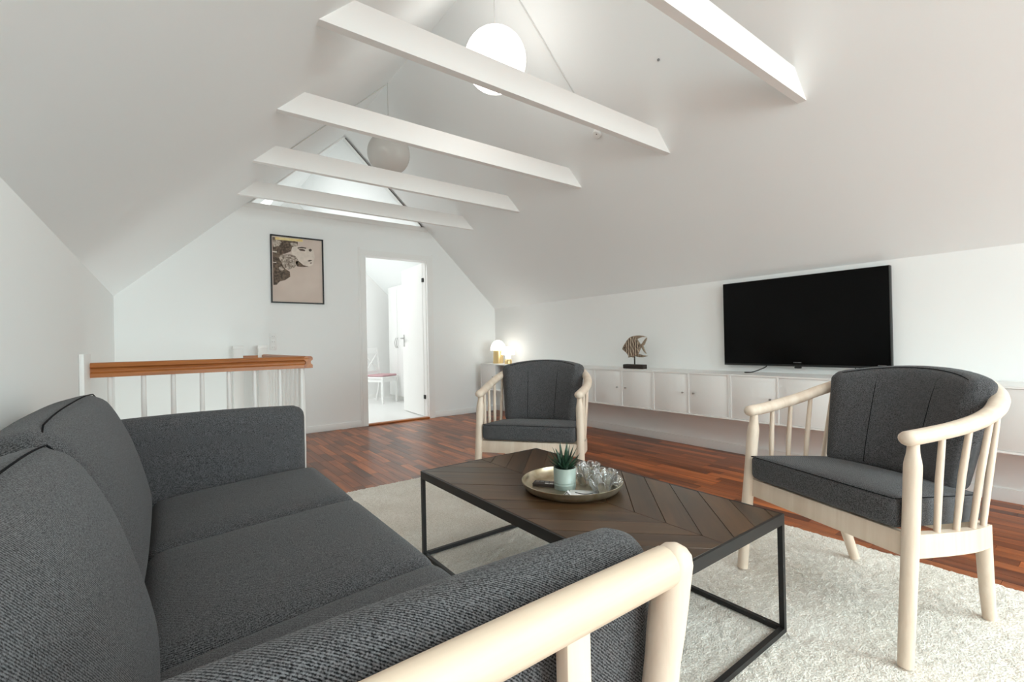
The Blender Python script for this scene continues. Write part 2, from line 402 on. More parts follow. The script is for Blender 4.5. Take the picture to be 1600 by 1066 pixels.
# next room
struct(MB().box(XL, XR, YW, YE, -0.16, 0.0).box(DX0, DX1, YF, YW, -0.16, -0.002), 'floor', 'whitefloor', 'white painted floor of the room beyond the door')
struct(MB().prism([(XL, 0), (XR, 0), (XR, ZK), (XA, ZA), (XL, ZK)], 1, YE, YE+0.1), 'wall_end', 'white2', 'white end wall of the room beyond the door')
struct(MB().box(XL, XR, YE-0.015, YE, 0.0, 0.08), 'baseboard_end', 'trim', 'white baseboard in the room beyond')
# door casing, jambs and threshold
dc = MB(); o_ = 0.0
dc.box(DX0-0.035, DX0+0.028, YF-0.013, YF, 0, DZ+0.04).box(DX1-0.028, DX1+0.05, YF-0.013, YF, 0, DZ+0.04).box(DX0+0.028, DX1-0.028, YF-0.013, YF, DZ-0.028, DZ+0.04)
dc.box(DX0, DX0+0.028, YF, YW+0.01, 0, DZ).box(DX1-0.028, DX1, YF, YW+0.01, 0, DZ).box(DX0+0.028, DX1-0.028, YF, YW+0.01, DZ-0.028, DZ)
dc.box(DX0-0.06, DX0-0.035, YF-0.006, YF, 0, DZ+0.065).box(DX1+0.05, DX1+0.06, YF-0.006, YF, 0, DZ+0.065)
dc.box(DX1-0.036, DX1-0.028, YF+0.03, YF+0.06, 0, DZ-0.028).box(DX0+0.028, DX0+0.036, YF+0.03, YF+0.06, 0, DZ-0.028)
struct(dc, 'trim_3', 'trim', 'white casing around the open doorway')
struct(MB().box(DX0+0.028, DX1-0.028, YF-0.02, YF+0.06, 0, 0.02), 'trim_4', 'rail', 'brown wooden threshold in the doorway', bevel=0.004)
# baseboards
bh = 0.075
struct(MB().box(SX1+0.05, DX0-0.06, YF-0.014, YF, 0, bh).box(DX1+0.06, XR, YF-0.014, YF, 0, bh).box(XL, SX1-0.05, YF-0.014, YF, 0, bh), 'baseboard_far', 'trim', 'white baseboard along the gable wall', bevel=0.003)
struct(MB().box(XR-0.014, XR, YN, YF-0.014, 0, bh), 'baseboard_right', 'trim', 'white baseboard under the floating cabinets', bevel=0.003)
struct(MB().box(XL, XL+0.014, YN, SY0-0.4, 0, bh), 'baseboard_left', 'trim', 'white baseboard behind the sofa', bevel=0.003)
# door leaf
dl = struct(MB(), 'door_1', None, 'white flush door standing open into the next room')
hx, hy = 2.803, YW+0.012; da = math.radians(90-4.0)
leaf = MB().box(0, 0.80, -0.04, 0.0, 0.012, 2.082)
dmtx = Matrix.Translation((hx, hy, 0)) @ Matrix.Rotation(da, 4, 'Z')
me = dl.data; bm = bmesh.new()
leaf.xf(dmtx); me.from_pydata([tuple(p) for p in leaf.v], [], leaf.f); me.materials.append(M['trim']); me.update(); bm.free()
for sgn, yy in ((1, 0.0), (-1, -0.04)):
    h = MB()
    h.box(0.725, 0.755, min(yy, yy+sgn*0.006), max(yy, yy+sgn*0.006), 0.955, 1.135)
    h.tube([(0.74, yy, 1.08), (0.74, yy+sgn*0.045, 1.08), (0.735, yy+sgn*0.052, 1.08), (0.61, yy+sgn*0.052, 1.08)], 0.009, 10)
    h.xf(dmtx).build('handle', 'steel', dl, smooth=True, auto=40)
for zz in (1.85, 0.275):
    MB().box(hx-0.012, hx+0.003, YW-0.030, YW+0.008, zz-0.026, zz+0.026).build('hinge', 'darkmetal', dl)

# ------------------------------------------------------------------ ceiling beams
BL = ['white ceiling beam at the top right of the picture, nearest of five', 'white ceiling beam crossing in front of the lit paper globe',
      'middle one of five white ceiling beams, behind the lit globe', 'white ceiling beam just in front of the unlit paper globe', 'farthest white ceiling beam, right below the triangular glazing']
for k in range(5):
    y1 = 1.156 + 0.9035*k; y0 = y1-0.045; zb, zt = 2.348, 2.492
    xa = lambda z: XL + (z-ZK)/SL; xb = lambda z: XR - (z-ZK)/SL
    o = MB().prism([(xa(zb), zb), (xb(zb), zb), (xb(zt), zt), (xa(zt), zt)], 1, y0, y1).build('ceiling_beam', 'beam')
    tag(o, BL[k], 'beam', 'white collar beams under the roof')

# ------------------------------------------------------------------ stair railing
rl = thing('stair_railing', 'white baluster railing with brown wooden handrail around the stairwell', 'railing', (0, 3.65, 0))
def prof(w):   # handrail section (across, up): cap, groove, lower bead
    return [(-w, 0.826), (-w, 0.846), (-w*0.98, 0.850), (-w*0.62, 0.858), (-w*0.55, 0.868), (-w*0.62, 0.878), (-w, 0.886), (-w*1.05, 0.898), (-w*0.9, 0.908), (-w*0.5, 0.913),
            (w*0.5, 0.913), (w*0.9, 0.908), (w*1.05, 0.898), (w, 0.886), (w*0.62, 0.878), (w*0.55, 0.868), (w*0.62, 0.858), (w*0.98, 0.850), (w, 0.846), (w, 0.826)]
RXE = 0.868
MB().prism(prof(0.03), 0, XL+0.002, RXE-0.02).build('handrail', 'rail', rl)
MB().prism([(x+0.842, z-0.0005) for x, z in prof(0.03)], 1, -0.0305, YF-3.65-0.12).build('handrail', 'raily', rl)
def bal(x, y, r=0.0135):
    MB().lathe([(r*0.95, -0.0), (r*1.1, 0.2), (r*1.12, 0.45), (r, 0.7), (r*0.9, 0.83)], 10, (x, y, 0)).build('baluster', 'trim', rl, smooth=True)
for x in (-0.262, -0.106, 0.041, 0.193, 0.344, 0.497, 0.655, 0.80): bal(x, 0.0)
for y in (0.13, 0.22, 0.37, 0.53, 0.67, 0.82, 0.97, 1.12, 1.27, 1.42, 1.57): bal(0.838, y)
for x in (0.822, 0.599):
    nb = MB().box(x-0.043, x+0.043, 1.80, 1.886, 0, 0.975).build('newel_post', 'trim', rl, bevel=0.003)
    MB().box(x-0.047, x+0.047, 1.796, 1.890, 0.977, 1.006).build('cap', 'trim', nb, bevel=0.004)
MB().box(0.642, 0.779, 1.83, 1.86, 0.880, 0.904).build('cross_rail', 'rail', rl)
MB().box(XL+0.001, XL+0.022, -0.27, 0.028, 0, 0.965).build('wall_post', 'trim', rl, bevel=0.002)

# ------------------------------------------------------------------ floating cabinet row
XC = 3.52; CW = 0.712; Y0C = 5.45; ZB, ZC = 0.347, 0.700
CL = ['white floating cabinet under the two mushroom lamps, one half open', 'white floating cabinet with an open compartment, second in the row from the lamps',
      'white floating cabinet half hidden behind the middle armchair, left of the fish cabinet', 'white floating two-door cabinet carrying the fish sculpture',
      'white floating two-door cabinet between the fish and the television', 'white floating two-door cabinet under the left part of the television',
      'white floating cabinet under the right edge of the television, behind the right armchair', 'white floating cabinet at the right picture edge']
for k in range(8):
    yc = Y0C - CW*(k+0.5); hw = CW/2-0.001; t = 0.012
    c = thing('wall_cabinet', CL[k], 'cabinet', (XR, yc, ZB), 0, 'white cabinet row along the knee wall')
    D = XR-XC; H = ZC-ZB
    body = MB().box(-D, -0.001, -hw, hw, 0, t).box(-D, -0.001, -hw, hw, H-t, H).box(-D, -0.001, -hw, -hw+t, t, H-t).box(-D, -0.001, hw-t, hw, t, H-t)
    body.box(-0.012, -0.001, -hw+t, hw-t, t, H-t).box(-D, -0.012, -0.006, 0.006, t, H-t)
    body.build('body', 'cab', c)
    for sd in (1, -1):          # +1 = far (left in the picture)
        if (k, sd) in ((0, -1), (1, 1)): continue
        a, b = (0.0075, hw-t-0.0015) if sd > 0 else (-hw+t+0.0015, -0.0075)
        d = MB().box(-D+0.004, -D+0.019, a, b, t+0.0015, H-t-0.0015).build('door', 'cab', c, bevel=0.0012)
        ky = (0.05 if sd > 0 else -0.05) if k else 0.05
        MB().lathe([(0.004, 0), (0.004, 0.012), (0.008, 0.014), (0.008, 0.02), (0.0001, 0.021)], 12).xf(Matrix.Translation((-D+0.004, ky, H/2+0.005)) @ Matrix.Rotation(-PI/2, 4, 'Y')).build('knob', 'steel', d, smooth=True, auto=40)
    if k in (0, 1):
        a, b = (-hw+t, -0.006) if k == 0 else (0.006, hw-t)
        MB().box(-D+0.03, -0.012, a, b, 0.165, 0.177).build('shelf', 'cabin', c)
# box in the open compartment
o = MB().box(-0.13, 0.13, -0.135, 0.135, 0, 0.055).build('media_box', 'black', None, bevel=0.004); o.location = (3.68, 4.92, ZB+0.1775)
tag(o, 'flat black media box on the shelf of the open cabinet', 'media box')

# ------------------------------------------------------------------ television and cables
tv = thing('television', 'large black flat television mounted above the white cabinets', 'television', (XR, 1.53, 0.755))
MB().box(-0.012, -0.0005, -0.2, 0.2, 0.22, 0.50).build('wall_bracket', 'black', tv)
MB().box(-0.055, -0.012, -0.573, 0.573, 0.0, 0.690).build('housing', 'black', tv, bevel=0.003)
MB().box(-0.0565, -0.0552, -0.568, 0.568, 0.016, 0.686).build('screen', 'screen', tv)
MB().box(-0.057, -0.030, -0.022, 0.022, -0.014, -0.0005).build('sensor', 'black', tv, bevel=0.004)
lg = MB()
for k in range(7): lg.box(-0.0578, -0.0566, -0.028+k*0.008, -0.0225+k*0.008, 0.0285, 0.0335)
lg.build('logo', 'logo', tv)
lg = MB()
for k in range(6): lg.box(-0.0578, -0.0566, -0.545+k*0.008, -0.5395+k*0.008, 0.020, 0.0235)
lg.build('mark', 'logo', tv)
def cable(label, pts, r=0.004, mat='black'):
    o = MB().tube(catmull(pts), r, 8).build('cable', mat, None, smooth=True); return tag(o, label, 'cable')
cable('black cable looping on the cabinet top under the left half of the television',
      [(3.893, 1.76, 0.80), (3.885, 1.775, 0.748), (3.80, 1.79, 0.725), (3.74, 1.82, 0.708), (3.71, 1.845, 0.7055), (3.715, 1.865, 0.7055), (3.735, 1.855, 0.7055), (3.74, 1.83, 0.7055)])
cable('short black cable hanging below the right part of the television', [(3.893, 1.175, 0.80), (3.888, 1.172, 0.745), (3.855, 1.163, 0.725), (3.845, 1.155, 0.7055), (3.835, 1.150, 0.7055)])
cable('tangled grey cable hanging beneath the cabinet with the lamps', [(3.8, 5.2, 0.346), (3.79, 5.22, 0.29), (3.80, 5.18, 0.26), (3.81, 5.25, 0.24), (3.80, 5.16, 0.22), (3.81, 5.2, 0.27), (3.82, 5.18, 0.343)], 0.006, 'logo')

# ------------------------------------------------------------------ mushroom lamps
def mushroom(label, loc, R, Hh, z0, rb, hb, sm, stem=None, group='mushroom table lamps'):
    L = thing('table_lamp', label, 'lamp', loc, 0, group)
    if stem:
        MB().lathe([(rb*1.15, 0), (rb*1.2, 0.03), (rb*1.05, 0.06), (rb*0.9, 0.065)], 28).build('base', 'brass', L, smooth=True, auto=50)
        MB().lathe([(rb*0.9, 0.066), (rb*0.85, hb)], 24).build('stem', stem, L, smooth=True, auto=50)
    else:
        MB().lathe([(rb, 0), (rb*1.02, 0.01), (rb*0.98, hb*0.6), (rb*0.92, hb)], 32).build('base', 'brass', L, smooth=True, auto=50)
    pr = [(R*0.55, z0+0.003), (R*0.98, z0), (R, z0+0.008)]
    for i in range(1, 10):
        a = i/9*PI/2; pr.append((max(R*math.cos(a), 0.0005), z0+0.008+(Hh-z0-0.008)*math.sin(a)))
    MB().lathe(pr, 32).build('shade', sm, L, smooth=True, auto=50)
    return L
mushroom('larger mushroom lamp with white dome shade and brass base', (3.70, 5.27, ZC), 0.107, 0.322, 0.178, 0.072, 0.18, 'shade')
mushroom('smaller glowing mushroom lamp standing in front of the larger one', (3.66, 4.985, ZC), 0.09, 0.232, 0.122, 0.042, 0.13, 'shade2', 'stem2')
for nm, loc, e in (('table_lamp_light', (3.775, 5.09, ZC+0.20), 0.13),):
    l = bpy.data.lights.new(nm, 'POINT'); l.energy = e; l.color = (1, 0.88, 0.72); l.shadow_soft_size = 0.03
    ob = bpy.data.objects.new(nm, l); COL.objects.link(ob); ob.location = loc

# ------------------------------------------------------------------ fish sculpture
fs = thing('fish_sculpture', 'carved wooden angelfish on a dark block stand on the cabinet', 'sculpture', (3.72, 2.955, ZC))
M['driftwood'] = wood('weathered_fish_wood', lin((104, 88, 72)), lin((176, 158, 138)), axis=2, rough=0.8, scale=60, stretch=0.3)
M['fishdark'] = plain('dark_carving', lin((82, 66, 54)), 0.85)
M['darkwood'] = wood('dark_stand_wood', lin((34, 27, 24)), lin((58, 46, 40)), axis=1, rough=0.6, scale=30)
M['lightrib'] = plain('pale_rib', lin((198, 180, 160)), 0.8)
MB().box(-0.035, 0.035, -0.122, 0.122, 0, 0.042).build('stand', 'darkwood', fs, bevel=0.006)
MB().tube([(0, 0, 0.040), (0, 0, 0.135)], 0.007, 10).build('rod', 'darkwood', fs, smooth=True)
def fz(zx, zy): return (-(zx-440)*0.00050, 0.325-(zy-235)*0.00043)
bodyp = [(150,535),(172,485),(205,435),(235,390),(270,340),(305,303),(345,270),(395,248),(450,237),(490,290),(515,330),(545,375),(575,420),(605,455),(600,480),(580,530),(560,580),(540,625),(510,665),(470,705),(440,712),(405,735),(375,725),(340,728),(295,738),(300,705),(280,665),(255,632),(205,590),(165,558)]
MB().prism([fz(*p) for p in bodyp][::-1], 0, -0.012, 0.012).build('body', 'driftwood', fs, bevel=0.003)
for nm, pl, h in (('dorsal_fin', [(440,240),(500,232),(570,232),(650,243),(735,268),(690,272),(640,268),(580,285),(535,300),(495,328),(470,300)], 0.008),
                  ('tail', [(598,452),(640,400),(690,335),(742,282),(735,330),(705,385),(685,440),(650,470),(680,540),(700,600),(722,648),(680,610),(640,550),(612,492)], 0.008),
                  ('anal_fin', [(500,660),(540,655),(590,665),(660,682),(765,692),(700,712),(640,726),(560,726),(500,715),(465,706)], 0.008)):
    MB().prism([fz(*p) for p in pl][::-1], 0, -h, h).build(nm, 'driftwood', fs, bevel=0.002)
def edge_z(zx, top):
    best = []
    n = len(bodyp)
    for i in range(n):
        (x0, y0), (x1, y1) = bodyp[i], bodyp[(i+1) % n]
        if min(x0, x1) <= zx <= max(x0, x1) and x0 != x1: best.append(y0+(y1-y0)*(zx-x0)/(x1-x0))
    return (min(best) if top else max(best)) if best else 500
for k, zx in enumerate(range(235, 585, 28)):
    a, b = edge_z(zx, True)+18, edge_z(zx, False)-18
    if b-a < 40: continue
    P = [(0, fz(zx+10*math.sin(i*2.1+k), a+(b-a)*i/8)) for i in range(9)]
    MB().tube(catmull([(-0.0125, p[0], p[1]) for _, p in P], 3), [0.0035]*25, 6).build('rib', 'lightrib' if k % 2 else 'fishdark', fs, smooth=True)
e = fz(215, 505); MB().lathe([(0.007, 0), (0.007, 0.004), (0.0005, 0.006)], 12).xf(Matrix.Translation((-0.0118, e[0], e[1])) @ Matrix.Rotation(-PI/2, 4, 'Y')).build('eye', 'fishdark', fs)

# ------------------------------------------------------------------ paper globes
def pendant(label, y, mat, cable_side, cable_s):
    P = thing('paper_pendant', label, 'pendant lamp', (XA-0.005, y, 2.63), 0, 'round paper pendant lamps')
    R = 0.2
    prf = []
    nseg = 44
    for i in range(nseg+1):
        a = -PI/2 + PI*i/nseg; a = max(-PI/2+0.17, min(PI/2-0.17, a))
        rr = R*(1 + (0.004 if i % 2 else -0.002)); prf.append((rr*math.cos(a), 0.2+rr*math.sin(a)))
    MB().lathe(prf[2:-2], 48).build('paper_shade', mat, P, smooth=True, auto=80)
    for zz, rr in ((0.2+R*math.sin(PI/2-0.17), 0.035), (0.2-R*math.sin(PI/2-0.17), 0.035)):
        ring = [(rr*math.cos(a*PI/8), rr*math.sin(a*PI/8), zz) for a in range(17)]
        MB().tube(ring, 0.003, 6).build('wire_ring', 'cord', P, smooth=True)
    top = ZA-2.63-0.025
    MB().tube([(0, 0, 0.36), (0, 0, top)], 0.0035, 8).build('cord', 'cord', P, smooth=True)
    MB().tube([(0, 0, top), (0.0, 0, top+0.012), (0.004, 0, top+0.022)], 0.005, 8).build('hook', 'cord', P, smooth=True)
    pts = []
    for i in range(9):
        q = slope(cable_side, SLEN-0.02-cable_s*i/8, y, -0.006) - Vector((XA-0.005, y, 2.63)); pts.append(q)
    MB().tube(pts, 0.0045, 6).build('swag_cable', 'cord', P, smooth=True)
    return P
pendant('glowing white paper globe pendant behind the second beam', 2.472, 'paperlit', 1, 1.0)
pendant('unlit grey white paper globe pendant hanging farther back', 4.277, 'paper', -1, 1.42)

# ------------------------------------------------------------------ small ceiling things
def on_slope(name, label, cat, sd, pos, prof_, mat, extra=None):
    n = (slope(sd, 1, 0, -1)-slope(sd, 1, 0, 0)).normalized()
    q = n.to_track_quat('Z', 'Y').to_matrix().to_4x4()
    x, y = pos; s = (XR-x)/math.cos(ANG) if sd > 0 else (x-XL)/math.cos(ANG)
    o = MB().lathe(prof_, 28).build(name, mat, None, smooth=True, auto=40)
    o.matrix_world = Matrix.Translation(slope(sd, s, y)) @ q
    tag(o, label, cat); return o
sm = on_slope('smoke_detector', 'small round white smoke detector on the ceiling below the second beam', 'smoke detector', 1, (2.73, 2.483), [(0.036, 0), (0.036, 0.012), (0.03, 0.02), (0.012, 0.024), (0.0005, 0.024)], 'trim')
MB().lathe([(0.005, 0.0242), (0.005, 0.0255), (0.0003, 0.0258)], 12, (0.012, 0.006, 0)).build('indicator', 'dot', sm)
on_slope('ceiling_hook', 'tiny dark hook on the right ceiling slope', 'hook', 1, (2.552, 1.787), [(0.008, 0), (0.008, 0.006), (0.004, 0.014), (0.0005, 0.016)], 'logo')

# ------------------------------------------------------------------ framed print
pw, ph = 0.552, 0.748
pc = thing('framed_print', 'black framed print of a face with flowers in the hair', 'picture', (1.212, YF, 1.47))
fb = 0.014
MB().box(-pw/2, -pw/2+fb, -0.022, -0.0005, 0, ph).box(pw/2-fb, pw/2, -0.022, -0.0005, 0, ph).box(-pw/2+fb, pw/2-fb, -0.022, -0.0005, 0, fb).box(-pw/2+fb, pw/2-fb, -0.022, -0.0005, ph-fb, ph).build('frame', 'iron', pc)
mm, tt, bb = new_mat('print_paper')
tc = tt.nodes.new('ShaderNodeTexCoord'); nn = tt.nodes.new('ShaderNodeTexNoise'); nn.inputs['Scale'].default_value = 3
tt.links.new(tc.outputs['Object'], nn.inputs['Vector'])
rr = ramp(tt, nn.outputs['Fac'], [(0.3, lin((202, 184, 172))), (0.7, lin((216, 200, 188)))]); tt.links.new(rr.outputs['Color'], bb.inputs['Base Color']); bb.inputs['Roughness'].default_value = 0.6
M['print'] = mm
MB().box(-pw/2+fb, pw/2-fb, -0.008, -0.004, fb, ph-fb).build('print', 'print', pc)
def ink(name, c0, c1, sc=40):
    m, t, b = new_mat(name); a = t.nodes.new('ShaderNodeTexCoord'); n = t.nodes.new('ShaderNodeTexNoise'); n.inputs['Scale'].default_value = sc; n.inputs['Detail'].default_value = 5
    t.links.new(a.outputs['Object'], n.inputs['Vector']); r = ramp(t, n.outputs['Fac'], [(0.38, c0), (0.62, c1)]); t.links.new(r.outputs['Color'], b.inputs['Base Color']); b.inputs['Roughness'].default_value = 0.7
    M[name] = m
ink('inkdark', lin((70, 56, 46)), lin((120, 102, 86))); ink('inkrose', lin((120, 104, 92)), lin((206, 192, 178)), 55); ink('inkline', lin((62, 52, 46)), lin((90, 78, 68))); ink('inkgold', lin((226, 200, 130)), lin((240, 222, 170)), 20); ink('inkpale', lin((214, 202, 190)), lin((226, 214, 202)), 20)
def pp(zx, zy):  # picture pixel (zoomed crop) to print plane
    u = (zx-165)/(690-165) ; top = 185+(240-185)*u; bot = 890+(905-890)*u
    return (-pw/2 + u*pw + 0.006*(1-u), ph*(1-(zy-top)/(bot-top)))
def blot(name, pts, mat, layer):
    y = -0.0082-0.0002*layer
    MB().prism([pp(*p) for p in pts][::-1], 1, y-0.0003, y).build(name, mat, pc)
blot('hair', [(182,212),(300,235),(430,262),(428,300),(372,315),(358,360),(300,385),(250,420),(262,470),(300,540),(345,570),(348,620),(300,655),(245,670),(215,705),(183,707)], 'inkdark', 1)
blot('face', [(372,318),(428,305),(520,330),(590,345),(600,420),(580,500),(520,520),(450,490),(420,430),(365,385)], 'inkpale', 0)
blot('rose', [(235,415),(290,385),(340,388),(400,405),(430,450),(420,495),(385,530),(330,550),(285,520),(262,470)], 'inkrose', 2)
blot('rose', [(182,250),(240,240),(270,270),(240,310),(190,315)], 'inkrose', 2)
blot('rose', [(355,270),(410,268),(428,295),(390,310),(360,300)], 'inkrose', 2)
blot('rose', [(238,520),(265,515),(288,545),(270,565),(240,550)], 'inkrose', 2)
blot('leaf', [(400,470),(430,455),(480,500),(540,518),(470,520),(420,515)], 'inkdark', 2)
blot('eyebrow', [(425,320),(470,312),(515,322),(512,332),(465,326),(428,332)], 'inkline', 2)
blot('eye', [(432,340),(470,332),(505,345),(498,358),(455,352)], 'inkline', 2)
blot('eye', [(538,342),(556,330),(574,345),(560,362),(544,358)], 'inkline', 2)
blot('mouth', [(522,458),(545,446),(572,448),(566,458),(540,464)], 'inkline', 2)
blot('mouth', [(548,476),(566,472),(568,482),(552,484)], 'inkline', 2)
blot('gold_mark', [(208,212),(480,236),(480,262),(208,240)], 'inkgold', 3)
blot('gold_mark', [(176,356),(222,362),(222,374),(176,368)], 'inkpale', 3)
blot('gold_mark', [(176,468),(216,472),(216,480),(176,476)], 'inkpale', 3)

# ------------------------------------------------------------------ wall socket
so = thing('wall_socket', 'white triple socket plate on the gable wall beside the print', 'socket', (0.948, YF, 0.954))
MB().box(-0.033, 0.033, -0.011, -0.0005, 0, 0.183).build('plate', 'trim', so, bevel=0.003)
for zz in (0.032, 0.092, 0.152):
    c = MB().box(-0.022, 0.022, -0.0135, -0.0112, zz-0.022, zz+0.022).build('insert', 'trim', so, bevel=0.002)
    for dx in (-0.009, 0.009): MB().box(dx-0.0025, dx+0.0025, -0.0142, -0.0136, zz-0.004, zz+0.001).build('pin_hole', 'dot', c)

# ------------------------------------------------------------------ room beyond: wardrobe and dining chair
WX = 3.30
wd = thing('wardrobe', 'tall white built-in wardrobe under the slope beyond the door', 'wardrobe', (0, 0, 0))
wt = lambda x: min(2.035, roof(x)-0.012)
MB().prism([(WX+0.02, 0.08), (XR-0.002, 0.08), (XR-0.002, roof(XR)-0.012), (WX+0.02, wt(WX+0.02)-0.006)], 1, 6.62, YE-0.32).build('body', 'white2', wd)
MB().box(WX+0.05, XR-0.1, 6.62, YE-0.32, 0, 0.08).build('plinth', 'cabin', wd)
for a, b, hs in ((7.80, 8.18, 7.84), (7.42, 7.796, 7.77), (7.03, 7.416, 7.07), (6.62, 7.026, 6.98)):
    d = MB().box(WX, WX+0.018, a+0.002, b-0.002, 0.085, 2.03).build('door', 'white2', wd, bevel=0.0015)
    hp = [(WX-0.002, hs, 0.93), (WX-0.022, hs, 0.96), (WX-0.032, hs, 1.02), (WX-0.022, hs, 1.08), (WX-0.002, hs, 1.11)]
    MB().tube(catmull(hp), 0.005, 8).build('handle', 'steel', d, smooth=True)
dn = thing('dining_chair', 'white cross-back dining chair with pink seat pad beyond the door', 'chair', (2.99, 7.80, 0), math.radians(28))
for sx in (-1, 1):
    MB().hexa([(sx*0.18-0.015, -0.185-0.015, 0), (sx*0.18+0.015, -0.2, 0), (sx*0.18+0.015, -0.17, 0), (sx*0.18-0.015, -0.17, 0)],
              [(sx*0.185-0.02, -0.21, 0.43), (sx*0.185+0.02, -0.21, 0.43), (sx*0.185+0.02, -0.17, 0.43), (sx*0.185-0.02, -0.17, 0.43)]).build('leg', 'white2', dn)
    MB().tube([(sx*0.165, 0.26, 0), (sx*0.175, 0.20, 0.25), (sx*0.18, 0.185, 0.45), (sx*0.185, 0.21, 0.70), (sx*0.19, 0.26, 0.93)], 0.019, 8).build('back_post', 'white2', dn, smooth=True)
MB().box(-0.205, 0.205, -0.215, 0.17, 0.42, 0.45).build('seat', 'white2', dn, bevel=0.008)
MB().box(-0.175, 0.175, -0.19, 0.16, 0.36, 0.42).build('apron', 'white2', dn)
MB().hexa([(-0.2, 0.228, 0.84), (0.2, 0.228, 0.84), (0.2, 0.252, 0.84), (-0.2, 0.252, 0.84)], [(-0.21, 0.25, 0.94), (0.21, 0.25, 0.94), (0.21, 0.274, 0.94), (-0.21, 0.274, 0.94)]).build('top_rail', 'white2', dn)
MB().box(-0.17, 0.17, 0.178, 0.198, 0.50, 0.54).build('lower_rail', 'white2', dn)
for sx in (-1, 1): MB().tube([(sx*0.165, 0.19, 0.54), (0, 0.207+sx*0.004, 0.69), (-sx*0.17, 0.235, 0.84)], 0.013, 8, 1.0).build('cross_slat', 'white2', dn, smooth=True)
M['pink'] = plain('dusty_pink_cotton', lin((196, 160, 164)), 0.9, bump=0.2, bscale=300)
tag(MB().rbox(0.185, 0.175, 0.018, 0.016, 8).build('seat_pad', 'pink', dn, smooth=True)).location = (0, -0.02, 0.469)

# ------------------------------------------------------------------ rug
RX0, RX1, RY0, RY1, RZ = 0.35, 2.56, -0.45, 3.14, 0.02
m, t, b = new_mat('ivory_pile')
tc = t.nodes.new('ShaderNodeTexCoord'); n1 = t.nodes.new('ShaderNodeTexNoise'); n1.inputs['Scale'].default_value = 160; n1.inputs['Detail'].default_value = 4
n2 = t.nodes.new('ShaderNodeTexNoise'); n2.inputs['Scale'].default_value = 5; n2.inputs['Detail'].default_value = 3
t.links.new(tc.outputs['Object'], n1.inputs['Vector']); t.links.new(tc.outputs['Object'], n2.inputs['Vector'])
ad = t.nodes.new('ShaderNodeMath'); ad.operation = 'MULTIPLY_ADD'; ad.inputs[1].default_value = 0.35
t.links.new(n2.outputs['Fac'], ad.inputs[0]); t.links.new(n1.outputs['Fac'], ad.inputs[2])
r = ramp(t, ad.outputs[0], [(0.45, lin((216, 208, 194))), (0.85, lin((250, 246, 238)))]); t.links.new(r.outputs['Color'], b.inputs['Base Color'])
b.inputs['Roughness'].default_value = 1.0; b.inputs['Specular IOR Level'].default_value = 0.05
bp = t.nodes.new('ShaderNodeBump'); bp.inputs['Strength'].default_value = 0.9; bp.inputs['Distance'].default_value = 0.006
t.links.new(n1.outputs['Fac'], bp.inputs['Height']); t.links.new(bp.outputs['Normal'], b.inputs['Normal']); M['rug'] = m
rg = thing('rug', 'large ivory shaggy rug under the coffee table', 'rug', (0, 0, 0))
MB().box(RX0+0.01, RX1-0.01, RY0+0.01, RY1-0.01, 0.0005, 0.009).build('backing', 'rug', rg)
st = 0.0105; gx = int((RX1-RX0)/st); gy = int((RY1-RY0)/st); V = []; F = []
rr_ = random.Random(11)
for i in range(gx+1):
    for j in range(gy+1):
        e = min(i, gx-i, j, gy-j)
        z = RZ - 0.006*rr_.random() - (0.010 if e == 0 else 0.002 if e == 1 else 0)
        V.append((RX0+st*i+rr_.uniform(-.5, .5)*st*(0.7 if e else 0.9), RY0+st*j+rr_.uniform(-.5, .5)*st*(0.7 if e else 0.9), z))
for i in range(gx):
    for j in range(gy):
        a = i*(gy+1)+j; F.append((a, a+gy+1, a+gy+2, a+1))
o = MB().add(V, F).build('pile', 'rug', rg, smooth=True, auto=180); o['kind'] = 'stuff'

# ------------------------------------------------------------------ sofa
SF = thing('sofa', 'charcoal three-seat sofa with pale wooden arm frames', 'sofa', (0.1, 1.4, 0))
def sx(x): return x-0.1
def sy(y): return y-1.4
ybs = (0.482, 1.06, 1.672, 2.235)
# base frame and legs
MB().box(sx(-0.30), sx(0.50), sy(0.36), sy(0.40), 0.20, 0.28).box(sx(-0.30), sx(0.50), sy(2.345), sy(2.385), 0.20, 0.28).box(sx(0.455), sx(0.50), sy(0.40), sy(2.345), 0.20, 0.28).box(sx(-0.30), sx(-0.26), sy(0.40), sy(2.345), 0.20, 0.28).build('base_frame', 'beechx', SF)
def seat_fn(W):
    def fn(p, un):
        p = p.copy()
        k = (1-un.x**4)*(1-un.y**4)
        if un.z > 0: p.z += 0.022*k
        if p.x > 0: p.z -= 0.0
        return p
    return fn
for a, b_ in zip(ybs, ybs[1:]):
    hw = (b_-a)/2+0.001
    c = MB().rbox(0.30, hw, 0.078, 0.042, 18, seat_fn(hw))
    c.xf(Matrix.Translation((sx(0.25), sy((a+b_)/2), 0.350)) @ Matrix.Rotation(math.radians(-3.4), 4, 'Y'))
    c.build('seat_cushion', 'fabric', SF, smooth=True, auto=180)
